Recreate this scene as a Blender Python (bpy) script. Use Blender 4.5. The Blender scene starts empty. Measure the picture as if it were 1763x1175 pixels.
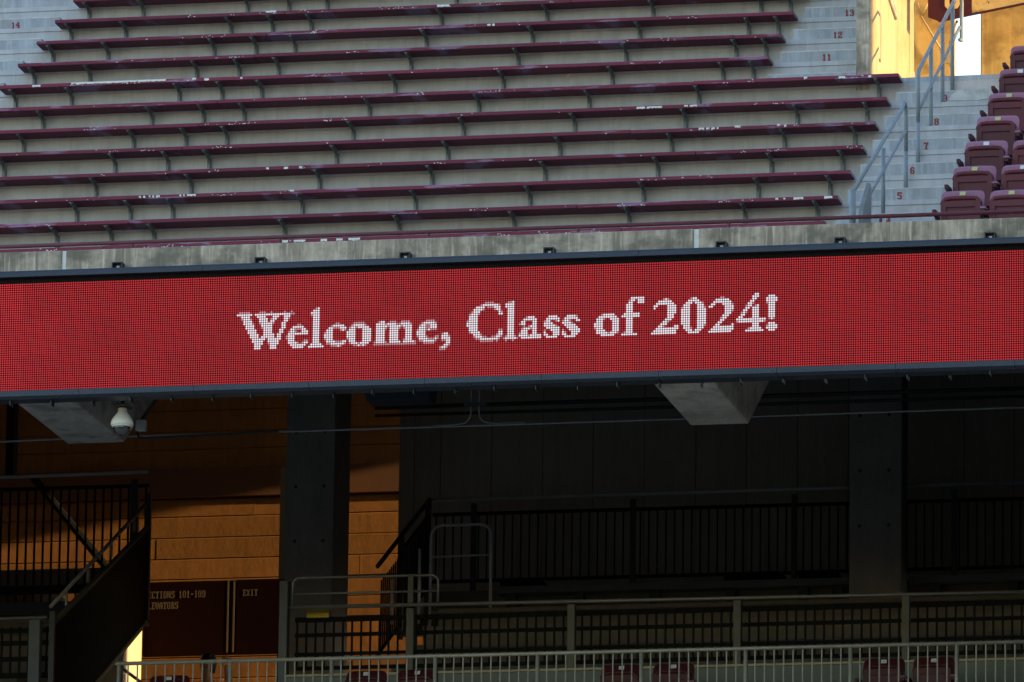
import bpy, math, random
from mathutils import Vector, Matrix

C = bpy.context.scene.collection
S = bpy.context.scene
R = math.radians
random.seed(7)

# ------------------------------------------------------------------ camera
cam_d = bpy.data.cameras.new('camera')
cam_d.sensor_width = 36.0
cam_d.lens = 293.45
cam_d.clip_start = 1.0
cam_d.clip_end = 3000.0
cam = bpy.data.objects.new('camera', cam_d)
C.objects.link(cam)
right = Vector((0.97860157, 0.20529854, 0.01383725))
up = Vector((0.03128295, -0.2149092, 0.97613289))
fwd = Vector((-0.20337241, 0.95481231, 0.21673283))
m = Matrix((right, up, -fwd)).transposed().to_4x4()
m.translation = Vector((17.1771, -81.9928, -19.9946))
cam.matrix_world = m
S.camera = cam

# ------------------------------------------------------------------ light
SUN_EL, SUN_AZ = 10.0, 97.0            # azimuth clockwise from +Y
w = bpy.data.worlds.new('World')
S.world = w
w.use_nodes = True
nt = w.node_tree
bg = nt.nodes['Background']
sky = nt.nodes.new('ShaderNodeTexSky')
sky.sky_type = 'NISHITA'
sky.sun_disc = False
sky.sun_elevation = R(SUN_EL)
sky.sun_rotation = R(SUN_AZ)
sky.ozone_density = 1.4
sky.dust_density = 0.4
nt.links.new(sky.outputs[0], bg.inputs[0])
bg.inputs[1].default_value = 0.15
sd = bpy.data.lights.new('sun', 'SUN')
sd.energy = 2.2
sd.angle = R(0.5)
sd.color = (1.0, 0.67, 0.29)
sun = bpy.data.objects.new('sun', sd)
C.objects.link(sun)
sv = Vector((math.sin(R(SUN_AZ)) * math.cos(R(SUN_EL)), math.cos(R(SUN_AZ)) * math.cos(R(SUN_EL)), math.sin(R(SUN_EL))))
sun.rotation_euler = (-sv).to_track_quat('-Z', 'Y').to_euler()
S.view_settings.view_transform = 'Standard'
S.view_settings.look = 'None'
S.view_settings.gamma = 1.0
S.view_settings.use_curve_mapping = False
S.view_settings.exposure = 2.3

# ------------------------------------------------------------------ materials
def mat(name, col, rough=0.8, metal=0.0, var=0.0, scale=3.0, streak=0.0, stain=None, stain_amt=0.5, bump=0.0, spec=0.3, patch=None, tint=0.0):
    """Procedural paint / concrete: colour noise, vertical streaks, stains and fine relief in world metres."""
    mt = bpy.data.materials.new(name)
    mt.use_nodes = True
    n = mt.node_tree.nodes
    l = mt.node_tree.links
    b = n['Principled BSDF']
    b.inputs['Roughness'].default_value = rough
    b.inputs['Metallic'].default_value = metal
    b.inputs['Specular IOR Level'].default_value = spec
    b.inputs['Base Color'].default_value = (*col, 1)
    if var <= 0 and streak <= 0 and stain is None and patch is None and bump <= 0:
        return mt
    geo = n.new('ShaderNodeNewGeometry')
    def noise(sc, vec_scale=(1, 1, 1), detail=4.0):
        mp = n.new('ShaderNodeMapping')
        mp.inputs['Scale'].default_value = vec_scale
        l.new(geo.outputs['Position'], mp.inputs['Vector'])
        t = n.new('ShaderNodeTexNoise')
        t.inputs['Scale'].default_value = sc
        t.inputs['Detail'].default_value = detail
        t.inputs['Roughness'].default_value = 0.6
        l.new(mp.outputs[0], t.inputs['Vector'])
        return t.outputs['Fac']
    def ramp(sock, a, b_, lo, hi):
        r = n.new('ShaderNodeMapRange')
        r.inputs['From Min'].default_value = a
        r.inputs['From Max'].default_value = b_
        r.inputs['To Min'].default_value = lo
        r.inputs['To Max'].default_value = hi
        l.new(sock, r.inputs['Value'])
        return r.outputs[0]
    cur = None
    def mix(fac, c2, mode='MIX'):
        nonlocal cur
        x = n.new('ShaderNodeMix')
        x.data_type = 'RGBA'
        x.blend_type = mode
        if isinstance(fac, float):
            x.inputs['Factor'].default_value = fac
        else:
            l.new(fac, x.inputs['Factor'])
        if cur is None:
            x.inputs[6].default_value = (*col, 1)
        else:
            l.new(cur, x.inputs[6])
        if isinstance(c2, tuple):
            x.inputs[7].default_value = (*c2, 1)
        else:
            l.new(c2, x.inputs[7])
        cur = x.outputs[2]
    if var > 0:
        mix(ramp(noise(scale, detail=6), 0.3, 0.7, 0.0, 1.0), tuple(c * (1 - var) for c in col))
        mix(ramp(noise(scale * 9, detail=3), 0.35, 0.75, 0.0, 0.45), tuple(min(1, c * (1 + var * .5)) for c in col))
    if streak > 0:
        mix(ramp(noise(1.0, (9, 3, 0.9)), 0.44, 0.64, 0.0, streak), tuple(c * 0.45 for c in col))
        mix(ramp(noise(1.0, (26, 8, 1.6)), 0.52, 0.68, 0.0, streak * .8), tuple(min(1, c * 1.35) for c in col))
    if stain is not None:
        mix(ramp(noise(1.0, (2.2, 2.2, 3.2)), 0.49, 0.63, 0.0, stain_amt), stain)
        mix(ramp(noise(14.0, (1, 1, .5), 5), 0.66, 0.76, 0.0, stain_amt), tuple(c * .6 for c in stain))
    if patch is not None:
        mix(ramp(noise(1.0, (1.7, .6, 14), 5), 0.565, 0.615, 0.0, 0.85), patch)
    if tint > 0 and cur is not None:
        oi = n.new('ShaderNodeObjectInfo')
        hs = n.new('ShaderNodeHueSaturation')
        l.new(ramp(oi.outputs['Random'], 0, 1, 1 - tint, 1 + tint), hs.inputs['Value'])
        l.new(cur, hs.inputs['Color'])
        cur = hs.outputs[0]
    if cur is not None:
        l.new(cur, b.inputs['Base Color'])
    if bump > 0:
        bm_ = n.new('ShaderNodeBump')
        bm_.inputs['Strength'].default_value = bump
        bm_.inputs['Distance'].default_value = 0.01
        l.new(noise(scale * 12, detail=6), bm_.inputs['Height'])
        l.new(bm_.outputs[0], b.inputs['Normal'])
    return mt

def emit(name, col, strength):
    mt = bpy.data.materials.new(name)
    mt.use_nodes = True
    b = mt.node_tree.nodes['Principled BSDF']
    b.inputs['Base Color'].default_value = (0.012, 0.005, 0.005, 1)
    b.inputs['Specular IOR Level'].default_value = 0.1
    b.inputs['Emission Color'].default_value = (*col, 1)
    b.inputs['Emission Strength'].default_value = strength
    b.inputs['Roughness'].default_value = 0.5
    return mt

M = dict(
    riser=mat('painted_concrete', (0.425, 0.425, 0.448), 0.85, var=0.14, scale=1.3, streak=0.22, stain=(0.25, 0.235, 0.22), stain_amt=0.28, bump=0.15),
    tread=mat('dusty_tread', (0.11, 0.108, 0.10), 0.9, var=0.25, scale=2.0),  # bare concrete darkened to deepen the shade under the bench planks
    step=mat('step_paint', (0.36, 0.39, 0.445), 0.7, var=0.28, scale=3.0, streak=0.45, stain=(0.30, 0.28, 0.26), stain_amt=0.3, bump=0.1),
    worn=mat('worn_edge', (0.54, 0.55, 0.55), 0.8, var=0.45, scale=7.0),
    parapet=mat('weathered_concrete', (0.46, 0.385, 0.305), 0.9, var=0.55, scale=3.0, streak=0.95, stain=(0.13, 0.115, 0.09), stain_amt=0.8, bump=0.4),
    sealant=mat('sealant', (0.62, 0.62, 0.60), 0.7, var=0.25, scale=12),
    maroon=mat('maroon_paint', (0.155, 0.020, 0.050), 0.65, var=0.22, scale=3.0, patch=(0.26, 0.14, 0.25), bump=0.1, tint=0.18),
    maroon_rail=mat('maroon_rail_paint', (0.115, 0.028, 0.040), 0.55, var=0.35, scale=6.0),
    chip=mat('bare_chips', (0.70, 0.70, 0.69), 0.8, var=0.2, scale=30),
    galv=mat('galvanised_bracket', (0.19, 0.215, 0.225), 0.6, metal=0.2, var=0.3, scale=14),
    rail=mat('rail_metal', (0.19, 0.225, 0.255), 0.6, metal=0.1, var=0.22, scale=9),
    rail_dim=mat('tube_grey', (0.50, 0.51, 0.52), 0.5, metal=0.3, var=0.25, scale=8),
    gate=mat('gate_plate', (0.20, 0.22, 0.23), 0.55, metal=0.2, var=0.25, scale=8, streak=0.3),
    navy=mat('navy_frame', (0.026, 0.033, 0.050), 0.4, metal=0.3, var=0.2, scale=5),
    black=mat('black_metal', (0.005, 0.005, 0.0055), 0.7, var=0.2, scale=5, spec=0.1),
    board=mat('board_face', (0.008, 0.006, 0.007), 0.8, spec=0.1),
    box=mat('box_black', (0.012, 0.016, 0.024), 0.4),
    plate=mat('plate_white', (0.62, 0.62, 0.60), 0.5, var=0.3, scale=60),
    plate_y=mat('plate_yellow', (0.45, 0.45, 0.20), 0.5, var=0.3, scale=60),
    number=mat('number_red', (0.27, 0.035, 0.035), 0.8, var=0.3, scale=40),
    seat=mat('seat_plastic', (0.088, 0.012, 0.022), 0.5, var=0.18, scale=8, spec=0.3, tint=0.2),
    seat_back=mat('seat_back_plastic', (0.24, 0.10, 0.155), 0.55, var=0.2, scale=9, spec=0.3, tint=0.18),  # seat plastic with sky light on backrest and arm caps put into the colour
    seat_dark=mat('seat_arm_plastic', (0.07, 0.02, 0.034), 0.45),
    seat_red=mat('seat_red_plastic', (0.065, 0.007, 0.011), 0.5, var=0.2, scale=8),
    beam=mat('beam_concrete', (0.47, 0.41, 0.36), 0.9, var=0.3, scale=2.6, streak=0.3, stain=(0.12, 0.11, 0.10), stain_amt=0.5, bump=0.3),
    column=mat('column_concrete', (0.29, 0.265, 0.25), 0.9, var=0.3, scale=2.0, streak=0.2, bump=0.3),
    hole=mat('form_tie_hole', (0.05, 0.05, 0.05), 0.9),
    dark_wall=mat('dark_wall', (0.096, 0.082, 0.068), 0.85, var=0.15, scale=1.5, bump=0.1),
    orange=mat('buff_wall', (0.255, 0.113, 0.032), 0.85, var=0.30, scale=1.4, streak=0.3, bump=0.3, tint=0.10),  # orange of the warm bounce light is put into this base colour
    beam_brown=mat('brown_beam', (0.12, 0.055, 0.03), 0.85, var=0.2, scale=3),
    brick=mat('brick', (0.30, 0.10, 0.04), 0.9, var=0.4, scale=9),
    gold=mat('portal_concrete', (0.43, 0.35, 0.22), 0.85, var=0.16, scale=2.0, streak=0.35, stain=(0.30, 0.20, 0.08), stain_amt=0.35, bump=0.2),
    gold_back=mat('portal_back_concrete', (0.64, 0.45, 0.17), 0.85, var=0.2, scale=2.0, streak=0.4, stain=(0.25, 0.15, 0.05), stain_amt=0.55, bump=0.2),  # portal concrete brightened in colour to make up for weak grazing sun
    pier=mat('pier_concrete', (0.50, 0.45, 0.36), 0.85, var=0.15, scale=3),
    stand=mat('lower_stand', (0.40, 0.345, 0.295), 0.9, var=0.2, scale=1.0),
    ramp=mat('sandy_floor', (0.55, 0.44, 0.31), 0.9, var=0.15, scale=1.5),
    panel=mat('panel_paint', (0.34, 0.30, 0.25), 0.85, var=0.2, scale=1.2, streak=0.2, bump=0.1),
    cable=mat('cable_grey', (0.17, 0.175, 0.18), 0.6),
    beam_dirty=mat('stained_beam', (0.30, 0.275, 0.255), 0.9, var=0.4, scale=2.2, streak=0.3, stain=(0.10, 0.095, 0.09), stain_amt=0.8, bump=0.3),  # mottled stains, with the left beam's deeper shade put into the base colour
    sign=mat('sign_maroon', (0.008, 0.0012, 0.0015), 0.85, var=0.2, scale=3, spec=0.06),
    letter=mat('sign_letter', (0.085, 0.064, 0.045), 0.6),
    steel=mat('dark_steel', (0.020, 0.024, 0.027), 0.45, metal=0.3, var=0.25, scale=7),
    handrail=mat('handrail_steel', (0.17, 0.172, 0.172), 0.45, metal=0.4, var=0.2, scale=8),
    front=mat('front_rail', (0.33, 0.318, 0.275), 0.5, metal=0.25, var=0.3, scale=9),
    post=mat('painted_post', (0.098, 0.092, 0.074), 0.7, var=0.25, scale=6),
    post_grey=mat('grey_post', (0.09, 0.098, 0.104), 0.7, var=0.25, scale=6),
    lower=mat('lower_concrete', (0.150, 0.138, 0.126), 0.9, var=0.25, scale=3, streak=0.3),
    lower_wall=mat('green_grey_wall', (0.135, 0.145, 0.13), 0.9, var=0.2, scale=3),
    ledge=mat('tan_ledge', (0.33, 0.28, 0.19), 0.8, var=0.25, scale=5),
    yellow=mat('yellow_sign', (0.36, 0.26, 0.015), 0.6),
    cam_white=mat('camera_housing', (0.62, 0.60, 0.54), 0.35, var=0.08, scale=10, spec=0.5),
    glass=mat('smoked_dome', (0.02, 0.02, 0.025), 0.06, spec=0.9),
    conduit=mat('conduit', (0.42, 0.44, 0.45), 0.5, metal=0.3, var=0.2, scale=9),
    blue=mat('blue_box', (0.016, 0.026, 0.045), 0.6),
    banner=mat('banner_maroon', (0.055, 0.004, 0.010), 0.7, var=0.15, scale=3),
    banner_gold=mat('banner_gold', (0.62, 0.42, 0.14), 0.7),
    banner_pattern=mat('banner_pattern', (0.60, 0.40, 0.14), 0.7, var=0.3, scale=5, stain=(0.04, 0.015, 0.01), stain_amt=1.0),
    skin=mat('skin', (0.50, 0.29, 0.19), 0.55),
    hair=mat('hair', (0.012, 0.009, 0.007), 0.7),
    shirt=mat('shirt', (0.62, 0.36, 0.14), 0.85, var=0.2, scale=12),
    trouser=mat('trousers', (0.03, 0.03, 0.04), 0.85),
    turf=mat('ground_paving', (0.10, 0.10, 0.09), 0.95, var=0.3, scale=0.2),
    floor=mat('floor_concrete', (0.30, 0.28, 0.25), 0.9, var=0.2, scale=1.0),
    trash=mat('paper_scrap', (0.55, 0.50, 0.33), 0.8),
)
RED = [emit('led_red_%s' % k, (1.0, 0.038, 0.050), 0.126 * f) for k, f in (('dim', .90), ('soft', .96), ('even', 1.05), ('bright', 1.14))]
WHITE = emit('led_white', (1.0, 0.86, 0.93), 0.20)
PINK = emit('led_pink', (1.0, 0.42, 0.47), 0.13)

# ------------------------------------------------------------------ helpers
ORG = {}
def org(o):
    return ORG.get(o.name, Vector((0, 0, 0))) if o else Vector((0, 0, 0))

class MB:
    def __init__(s):
        s.v, s.f = [], []
    def box(s, x0, x1, y0, y1, z0, z1):
        i = len(s.v)
        s.v += [(x0, y0, z0), (x1, y0, z0), (x1, y1, z0), (x0, y1, z0), (x0, y0, z1), (x1, y0, z1), (x1, y1, z1), (x0, y1, z1)]
        s.f += [tuple(i + k for k in q) for q in ((0, 3, 2, 1), (4, 5, 6, 7), (0, 1, 5, 4), (1, 2, 6, 5), (2, 3, 7, 6), (3, 0, 4, 7))]
        return s
    def prism(s, prof, a0, a1, axis='x'):
        """closed profile extruded along an axis; profile is (y,z) for x, (x,z) for y, (x,y) for z"""
        def P(p, a):
            return (a, p[0], p[1]) if axis == 'x' else ((p[0], a, p[1]) if axis == 'y' else (p[0], p[1], a))
        n, i = len(prof), len(s.v)
        s.v += [P(p, a0) for p in prof] + [P(p, a1) for p in prof]
        s.f.append(tuple(range(i + n - 1, i - 1, -1)))
        s.f.append(tuple(range(i + n, i + 2 * n)))
        for k in range(n):
            j = (k + 1) % n
            s.f.append((i + k, i + j, i + n + j, i + n + k))
        return s
    def tube(s, pts, r, n=8, caps=True):
        pts = [Vector(p) for p in pts]
        prev = None
        base = len(s.v)
        for k, p in enumerate(pts):
            if k == 0: t = pts[1] - p
            elif k == len(pts) - 1: t = p - pts[k - 1]
            else: t = (pts[k + 1] - p).normalized() + (p - pts[k - 1]).normalized()
            t.normalize()
            if prev is None:
                a = Vector((0, 0, 1)) if abs(t.z) < .9 else Vector((1, 0, 0))
                u = t.cross(a).normalized()
            else:
                u = (prev - t * prev.dot(t)).normalized()
            prev = u
            q = t.cross(u)
            rr = r[k] if isinstance(r, (list, tuple)) else r
            for j in range(n):
                an = 2 * math.pi * j / n
                s.v.append(tuple(p + u * math.cos(an) * rr + q * math.sin(an) * rr))
        for k in range(len(pts) - 1):
            for j in range(n):
                a = base + k * n + j
                b = base + k * n + (j + 1) % n
                s.f.append((a, b, b + n, a + n))
        if caps:
            s.f.append(tuple(base + j for j in range(n - 1, -1, -1)))
            s.f.append(tuple(base + (len(pts) - 1) * n + j for j in range(n)))
        return s
    def lathe(s, prof, c, n=20):
        i = len(s.v)
        for r_, z in prof:
            for j in range(n):
                a = 2 * math.pi * j / n
                s.v.append((c[0] + r_ * math.cos(a), c[1] + r_ * math.sin(a), c[2] + z))
        for k in range(len(prof) - 1):
            for j in range(n):
                a = i + k * n + j
                b = i + k * n + (j + 1) % n
                s.f.append((a, b, b + n, a + n))
        s.f.append(tuple(i + j for j in range(n - 1, -1, -1)))
        s.f.append(tuple(i + (len(prof) - 1) * n + j for j in range(n)))
        return s
    def poly(s, pts):
        i = len(s.v)
        s.v += pts
        s.f.append(tuple(range(i, i + len(pts))))
        return s
    def mesh(s, name, mt, o=Vector((0, 0, 0)), smooth=False):
        me = bpy.data.meshes.new(name)
        me.from_pydata([(x - o.x, y - o.y, z - o.z) for x, y, z in s.v], [], s.f)
        for q in (mt if isinstance(mt, list) else [mt]):
            me.materials.append(q)
        me.update()
        import bmesh
        b = bmesh.new(); b.from_mesh(me)
        bmesh.ops.recalc_face_normals(b, faces=b.faces)
        b.to_mesh(me); b.free()
        if smooth:
            for p in me.polygons: p.use_smooth = True
        return me
    def build(s, name, mt, parent=None, smooth=False, bevel=0.0, pivot=None):
        o = org(parent)
        if parent is None and pivot is not None:
            o = Vector(pivot)
        ob = bpy.data.objects.new(name, s.mesh(name, mt, o, smooth))
        C.objects.link(ob)
        if parent is not None:
            ob.parent = parent
        elif pivot is not None:
            ob.location = o
        ORG[ob.name] = o
        if bevel:
            bv = ob.modifiers.new('bevel', 'BEVEL')
            bv.width = bevel; bv.segments = 2; bv.limit_method = 'ANGLE'
        return ob

def tag(o, label=None, cat=None, group=None, kind=None):
    if label: o['label'] = label
    if cat: o['category'] = cat
    if group: o['group'] = group
    if kind: o['kind'] = kind
    return o
def thing(name, label, cat, loc, group=None):
    o = bpy.data.objects.new(name, None)
    o.empty_display_size = 0.2
    C.objects.link(o)
    o.location = loc
    ORG[o.name] = Vector(loc)
    return tag(o, label, cat, group)
def piece(mesh, name, parent, loc):
    """one more object sharing a mesh, at a world place under its parent"""
    o = bpy.data.objects.new(name, mesh)
    C.objects.link(o)
    o.parent = parent
    o.location = Vector(loc) - org(parent)
    ORG[o.name] = Vector(loc)
    return o
def arc(c, r, a0, a1, n, f):
    return [f(c[0] + r * math.cos(R(a0 + (a1 - a0) * k / n)), c[1] + r * math.sin(R(a0 + (a1 - a0) * k / n))) for k in range(n + 1)]

GLYPH = {  # slab block letters, 6 wide 8 high
 '0': '.####. ##..## ##..## ##..## ##..## ##..## ##..## .####.', '1': '..##.. .###.. ..##.. ..##.. ..##.. ..##.. ..##.. .####.',
 '2': '.####. ##..## ##..## ...##. ..##.. .##... ##..## ######', '3': '.####. ##..## ....## ..###. ....## ....## ##..## .####.',
 '4': '...##. ..###. .#.##. ##.##. ###### ...##. ...##. ..####', '5': '###### ##..## ##.... #####. ....## ....## ##..## .####.',
 '6': '.####. ##..## ##.... #####. ##..## ##..## ##..## .####.', '7': '###### ##..## ...##. ...##. ..##.. ..##.. ..##.. .####.',
 '8': '.####. ##..## ##..## .####. ##..## ##..## ##..## .####.', '9': '.####. ##..## ##..## ##..## .##### ....## ##..## .####.',
 'S': '.##### ##..## ##.... .####. ....## ....## ##..## #####.', 'E': '###### .##..# .##... .####. .##... .##... .##..# ######',
 'C': '.##### ##..## ##.... ##.... ##.... ##.... ##..## .####.', 'T': '###### #.##.# ..##.. ..##.. ..##.. ..##.. ..##.. .####.',
 'I': '.####. ..##.. ..##.. ..##.. ..##.. ..##.. ..##.. .####.', 'O': '.####. ##..## ##..## ##..## ##..## ##..## ##..## .####.',
 'N': '##..## ##..## ###.## ###.## ##.### ##.### ##..## ##..##', 'L': '####.. .##... .##... .##... .##... .##... .##..# ######',
 'V': '##..## ##..## ##..## ##..## ##..## ##..## .####. ..##..', 'A': '..##.. .####. ##..## ##..## ###### ##..## ##..## ##..##',
 'R': '#####. .##.## .##.## .####. .##.## .##.## .##.## ###.##', 'X': '##..## ##..## .####. ..##.. ..##.. .####. ##..## ##..##',
 'U': '##..## ##..## ##..## ##..## ##..## ##..## ##..## .####.', '-': '...... ...... ...... .####. .####. ...... ...... ......', ' ': '...... ' * 7 + '......',
}
def text_mb(txt, x, y, z, h, width=0.75, gap=1.0):
    """raised flat letters on a wall facing -Y; x,z = lower left corner"""
    b = MB()
    px, pz = h * width / 6, h / 8
    for k, ch in enumerate(txt):
        x0 = x + k * (6 + gap) * px
        for r_, row in enumerate(GLYPH[ch].split()):
            c = 0
            while c < 6:
                if row[c] == '#':
                    e = c
                    while e < 6 and row[e] == '#': e += 1
                    b.box(x0 + c * px, x0 + e * px, y - 0.003, y + 0.001, z + (7 - r_) * pz, z + (8 - r_) * pz)
                    c = e
                else: c += 1
    return b

# ------------------------------------------------------------------ layout of the stand (metres; row 5 bench front lower edge is the origin)
RISE, RUN = 0.4503, 0.762
yr = lambda n: (n - 5) * RUN                 # front of the bench plank of row n
zr = lambda n: (n - 5) * RISE                # under side of that plank
tread = lambda n: zr(n) - 0.415              # floor in front of that bench
yf = lambda n: yr(n) - RUN + 0.31            # front edge of that floor
PILLAR_X0, PILLAR_X1 = 2.60, 2.74

# ------------------------------------------------------------------ setting: ground, seating deck, concourse
tag(MB().box(-300, 300, -300, 300, -21.62, -21.6).build('ground', M['turf']), kind='structure')

def deck_profile(n0, n1, back_y):
    """stepped concrete with a thin nosing lip on every riser, closed below along the rake"""
    p = []
    for n in range(n0, n1 + 1):
        y, z = max(yf(n), -1.30), tread(n)
        if n > n0:
            p += [(y, z - 0.055), (y - 0.012, z - 0.049), (y - 0.012, z)]
        else:
            p += [(y, z)]
        y2 = yf(n + 1) if n < n1 else back_y
        p += [(y2, z)]
    zb = tread(n1)
    p += [(back_y, zb - 0.9), (p[0][0], 0.591 * p[0][0] - 0.66)]
    return p
left = MB().prism(deck_profile(3, 24, 15.4), -13.0, PILLAR_X0)
right_ = MB().prism(deck_profile(3, 10, yf(11)), PILLAR_X0 + 0.001, 9.0)
left.v += []
for part in (left, right_):
    d = tag(part.build('seating_deck', [M['riser'], M['tread']]), kind='structure')
    for p in d.data.polygons:
        if p.normal.z > .7: p.material_index = 1
tag(MB().prism([(yf(11) + .001, tread(11) - .02), (8.9, tread(11) - .02), (8.9, tread(11) - 1.0), (yf(11) + .001, tread(11) - 1.0)], PILLAR_X0 + .001, 9.0).build('portal_floor', M['riser']), kind='structure')
# step edge of the portal floor: a low plain concrete upstand
tag(MB().box(PILLAR_X1, 9.0, yf(11), yf(11) + 0.14, tread(11) - 0.02, tread(11) + 0.035).build('portal_kerb', M['step']), kind='structure')

tag(MB().box(-13, 12, 5.65, 34, -5.3, -5.2).build('concourse_floor', M['floor']), kind='structure')
tag(MB().box(-13, 6.4, 9.0, 34, -5.19, -3.65).build('concourse_ramp', M['ramp']), kind='structure')
tag(MB().box(-3.72, 4.19, 11.621, 13.02, -1.95, -1.72).build('upper_walkway', M['dark_wall']), kind='structure')
tag(MB().box(-13, -6.68, 9.75, 9.95, -1.95, -1.70).build('walkway_edge', M['dark_wall']), kind='structure')
tag(MB().box(-13, -8.1, 9.951, 13.0, -1.95, -1.70).build('upper_walkway', M['dark_wall']), kind='structure')
tag(MB().box(-13, 6.4, 6.0, 14.0, 2.2, 2.5).build('concourse_ceiling', M['dark_wall']), kind='structure')
# lower deck rows on the right of the passage
lp = [(7.0, -5.19)]
zl = [-3.43, -3.07, -2.71, -2.36]
for k, z in enumerate(zl):
    lp += [(7.0 + .8 * k, z - .05), (6.985 + .8 * k, z - .045), (6.985 + .8 * k, z)]
    lp += [(7.0 + .8 * (k + 1), z)]
lp += [(11.6, zl[-1]), (11.6, -5.19)]
tag(MB().prism(lp, -3.1, 6.4).build('lower_deck', M['lower']), kind='structure')
lp2 = [(a, b) for a, b in lp[:-2]] + [(9.7, zl[-1]), (9.7, -5.19)]
tag(MB().prism(lp2, -13.0, -7.4).build('lower_deck', M['lower']), kind='structure')
tag(MB().box(-13, 6.4, 1.5, 5.62, -5.0, -4.9).build('front_terrace', M['lower']), kind='structure')

tag(MB().box(-14, 6.4, 14.01, 26, 3.4, 3.7).build('corridor_roof', M['dark_wall']), kind='structure')  # unseen roof added to cut skylight in the corridor
tag(MB().prism([(1.49, -5.0), (1.49, -5.4), (-27, -21.59), (-27, -21.2)], -60, 60).build('lower_stand', M['stand']), kind='structure')
# added out-of-frame building masses and walls to block low sun and sky glow
MB().box(30, 32, -60, 0.7, -21.6, 32).build('neighbouring_grandstand', M['beam'])  # unseen mass added to keep low sun off the stand
tag(bpy.data.objects['neighbouring_grandstand'], 'tall concrete grandstand block beyond the right edge of the seating', 'grandstand')
tag(MB().prism([(-1.2, -5.7), (26, -5.7), (26, 3.39), (14.0, 3.39), (13.3, 7.2), (-1.2, -1.38)], -13.4, -13.05).build('concourse_end_wall', M['dark_wall']), 'dark end wall closing the concourse far on the left', 'wall')  # added to keep sky light out of the left end
tag(MB().box(4.2, 4.4, 9.0, 13.2, -1.95, 2.19).build('walkway_return_wall', M['dark_wall']), 'short dark wall closing the right end of the walkway', 'wall')  # added to stop corridor light leaking in beside the walkway
tag(MB().box(40, 42, -8, 40, -21.6, 4.6).build('distant_building', M['beam']), 'long low building far off to the right behind the stand', 'building')  # added to hide horizon glow while the sun clears its top
tag(MB().prism([(-1.2, -5.7), (13.3, -5.7), (13.3, 7.2), (-1.2, -1.38)], 6.45, 6.8).build('concourse_end_wall', M['dark_wall']), 'dark end wall closing the concourse on the right', 'wall')  # unseen wall added to shield the space under the deck from sun
tag(MB().box(6.5, 8.5, 13.6, 24, 3.65, 12).build('concession_building', M['beam']), 'concrete building raised on the right behind the concourse', 'building')  # unseen mass added to cut sun off the upper back wall

# ------------------------------------------------------------------ parapet, rail on it
pp = thing('concrete_parapet', 'weathered streaky concrete parapet running above the red display', 'wall', (0, -1.5, -2.3))
MB().box(-13, -4.69, -1.5, -1.305, -2.06, -0.622).build('wall_panel', M['parapet'], pp, bevel=.008)
MB().box(-4.65, 1.89, -1.5, -1.305, -2.06, -0.622).build('wall_panel', M['parapet'], pp, bevel=.008)
MB().box(1.94, 12, -1.5, -1.305, -2.06, -0.622).build('wall_panel', M['parapet'], pp, bevel=.008)
MB().box(-4.69, -4.65, -1.49, -1.31, -2.06, -0.626).build('joint_strip', M['sealant'], pp)
MB().box(1.89, 1.94, -1.49, -1.31, -2.06, -0.626).build('joint_strip', M['sealant'], pp)
gr = thing('guard_rail', 'dark maroon pipe rail on short posts along the parapet top', 'railing', (0, -1.38, -0.62))
MB().tube([(-13, -1.37, -0.53), (12, -1.37, -0.53)], .021, 10).build('pipe', M['maroon_rail'], gr, smooth=True)
pm = MB().tube([(0, 0, 0), (0, 0, .08)], .016, 8).box(-.04, .04, -.03, .03, 0, .008).mesh('rail_post', M['maroon_rail'])
for k in range(-6, 6):
    piece(pm, 'post', gr, (-0.88 + 1.552 * k, -1.37, -0.622))

# ------------------------------------------------------------------ LED ribbon display
led = thing('led_ribbon_board', 'long red LED ribbon board reading Welcome, Class of 2024!', 'display board', (0, -1.6, -2.2))
MB().box(-13, 12, -1.715, -1.54, -2.14, -0.955).build('cabinet', M['board'], led)
xs = [-13, -3.13, 1.38, 6.2, 12]
for a, b in zip(xs, xs[1:]):
    MB().prism([(-1.80, -0.955), (-1.80, -0.915), (-1.775, -0.888), (-1.53, -0.888), (-1.53, -0.953)], a + .002, b - .002).build('top_frame', M['navy'], led)
xs = [-13, -5.6, -4.4, -3.2, -2.0, -.8, .4, 1.6, 2.8, 4.0, 5.2, 12]
for a, b in zip(xs, xs[1:]):
    MB().prism([(-1.79, -2.143), (-1.54, -2.143), (-1.54, -2.225), (-1.74, -2.225), (-1.79, -2.20)], a + .002, b - .002).build('bottom_frame', M['navy'], led)
bm_ = MB().box(-.055, .055, -.11, 0, 0, .012).box(-.055, -.043, -.11, 0, -.085, 0).box(.043, .055, -.11, 0, -.085, 0).box(-.043, .043, -.05, 0, -.085, 0)
bmesh_box = bm_.mesh('mount_box', M['box'])
bolt = MB().box(-.014, .014, -.062, -.05, -.068, -.02).mesh('mount_bolt', M['plate'])
for x in (-5.6, -4.08, -2.58, -1.07, 0.42, 2.19, 3.40, 4.92):
    q = piece(bmesh_box, 'mounting_bracket', led, (x, -1.502, -0.800))
    piece(bolt, 'bolt', q, (x, -1.502, -0.800))
bm2 = MB().box(-.006, .006, -.12, 0, -.05, 0).mesh('hanger', M['steel'])
for k in range(30):
    piece(bm2, 'hanger', led, (-6.4 + k * .42, -1.6 + .04 * (k % 3), -2.226))

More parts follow.
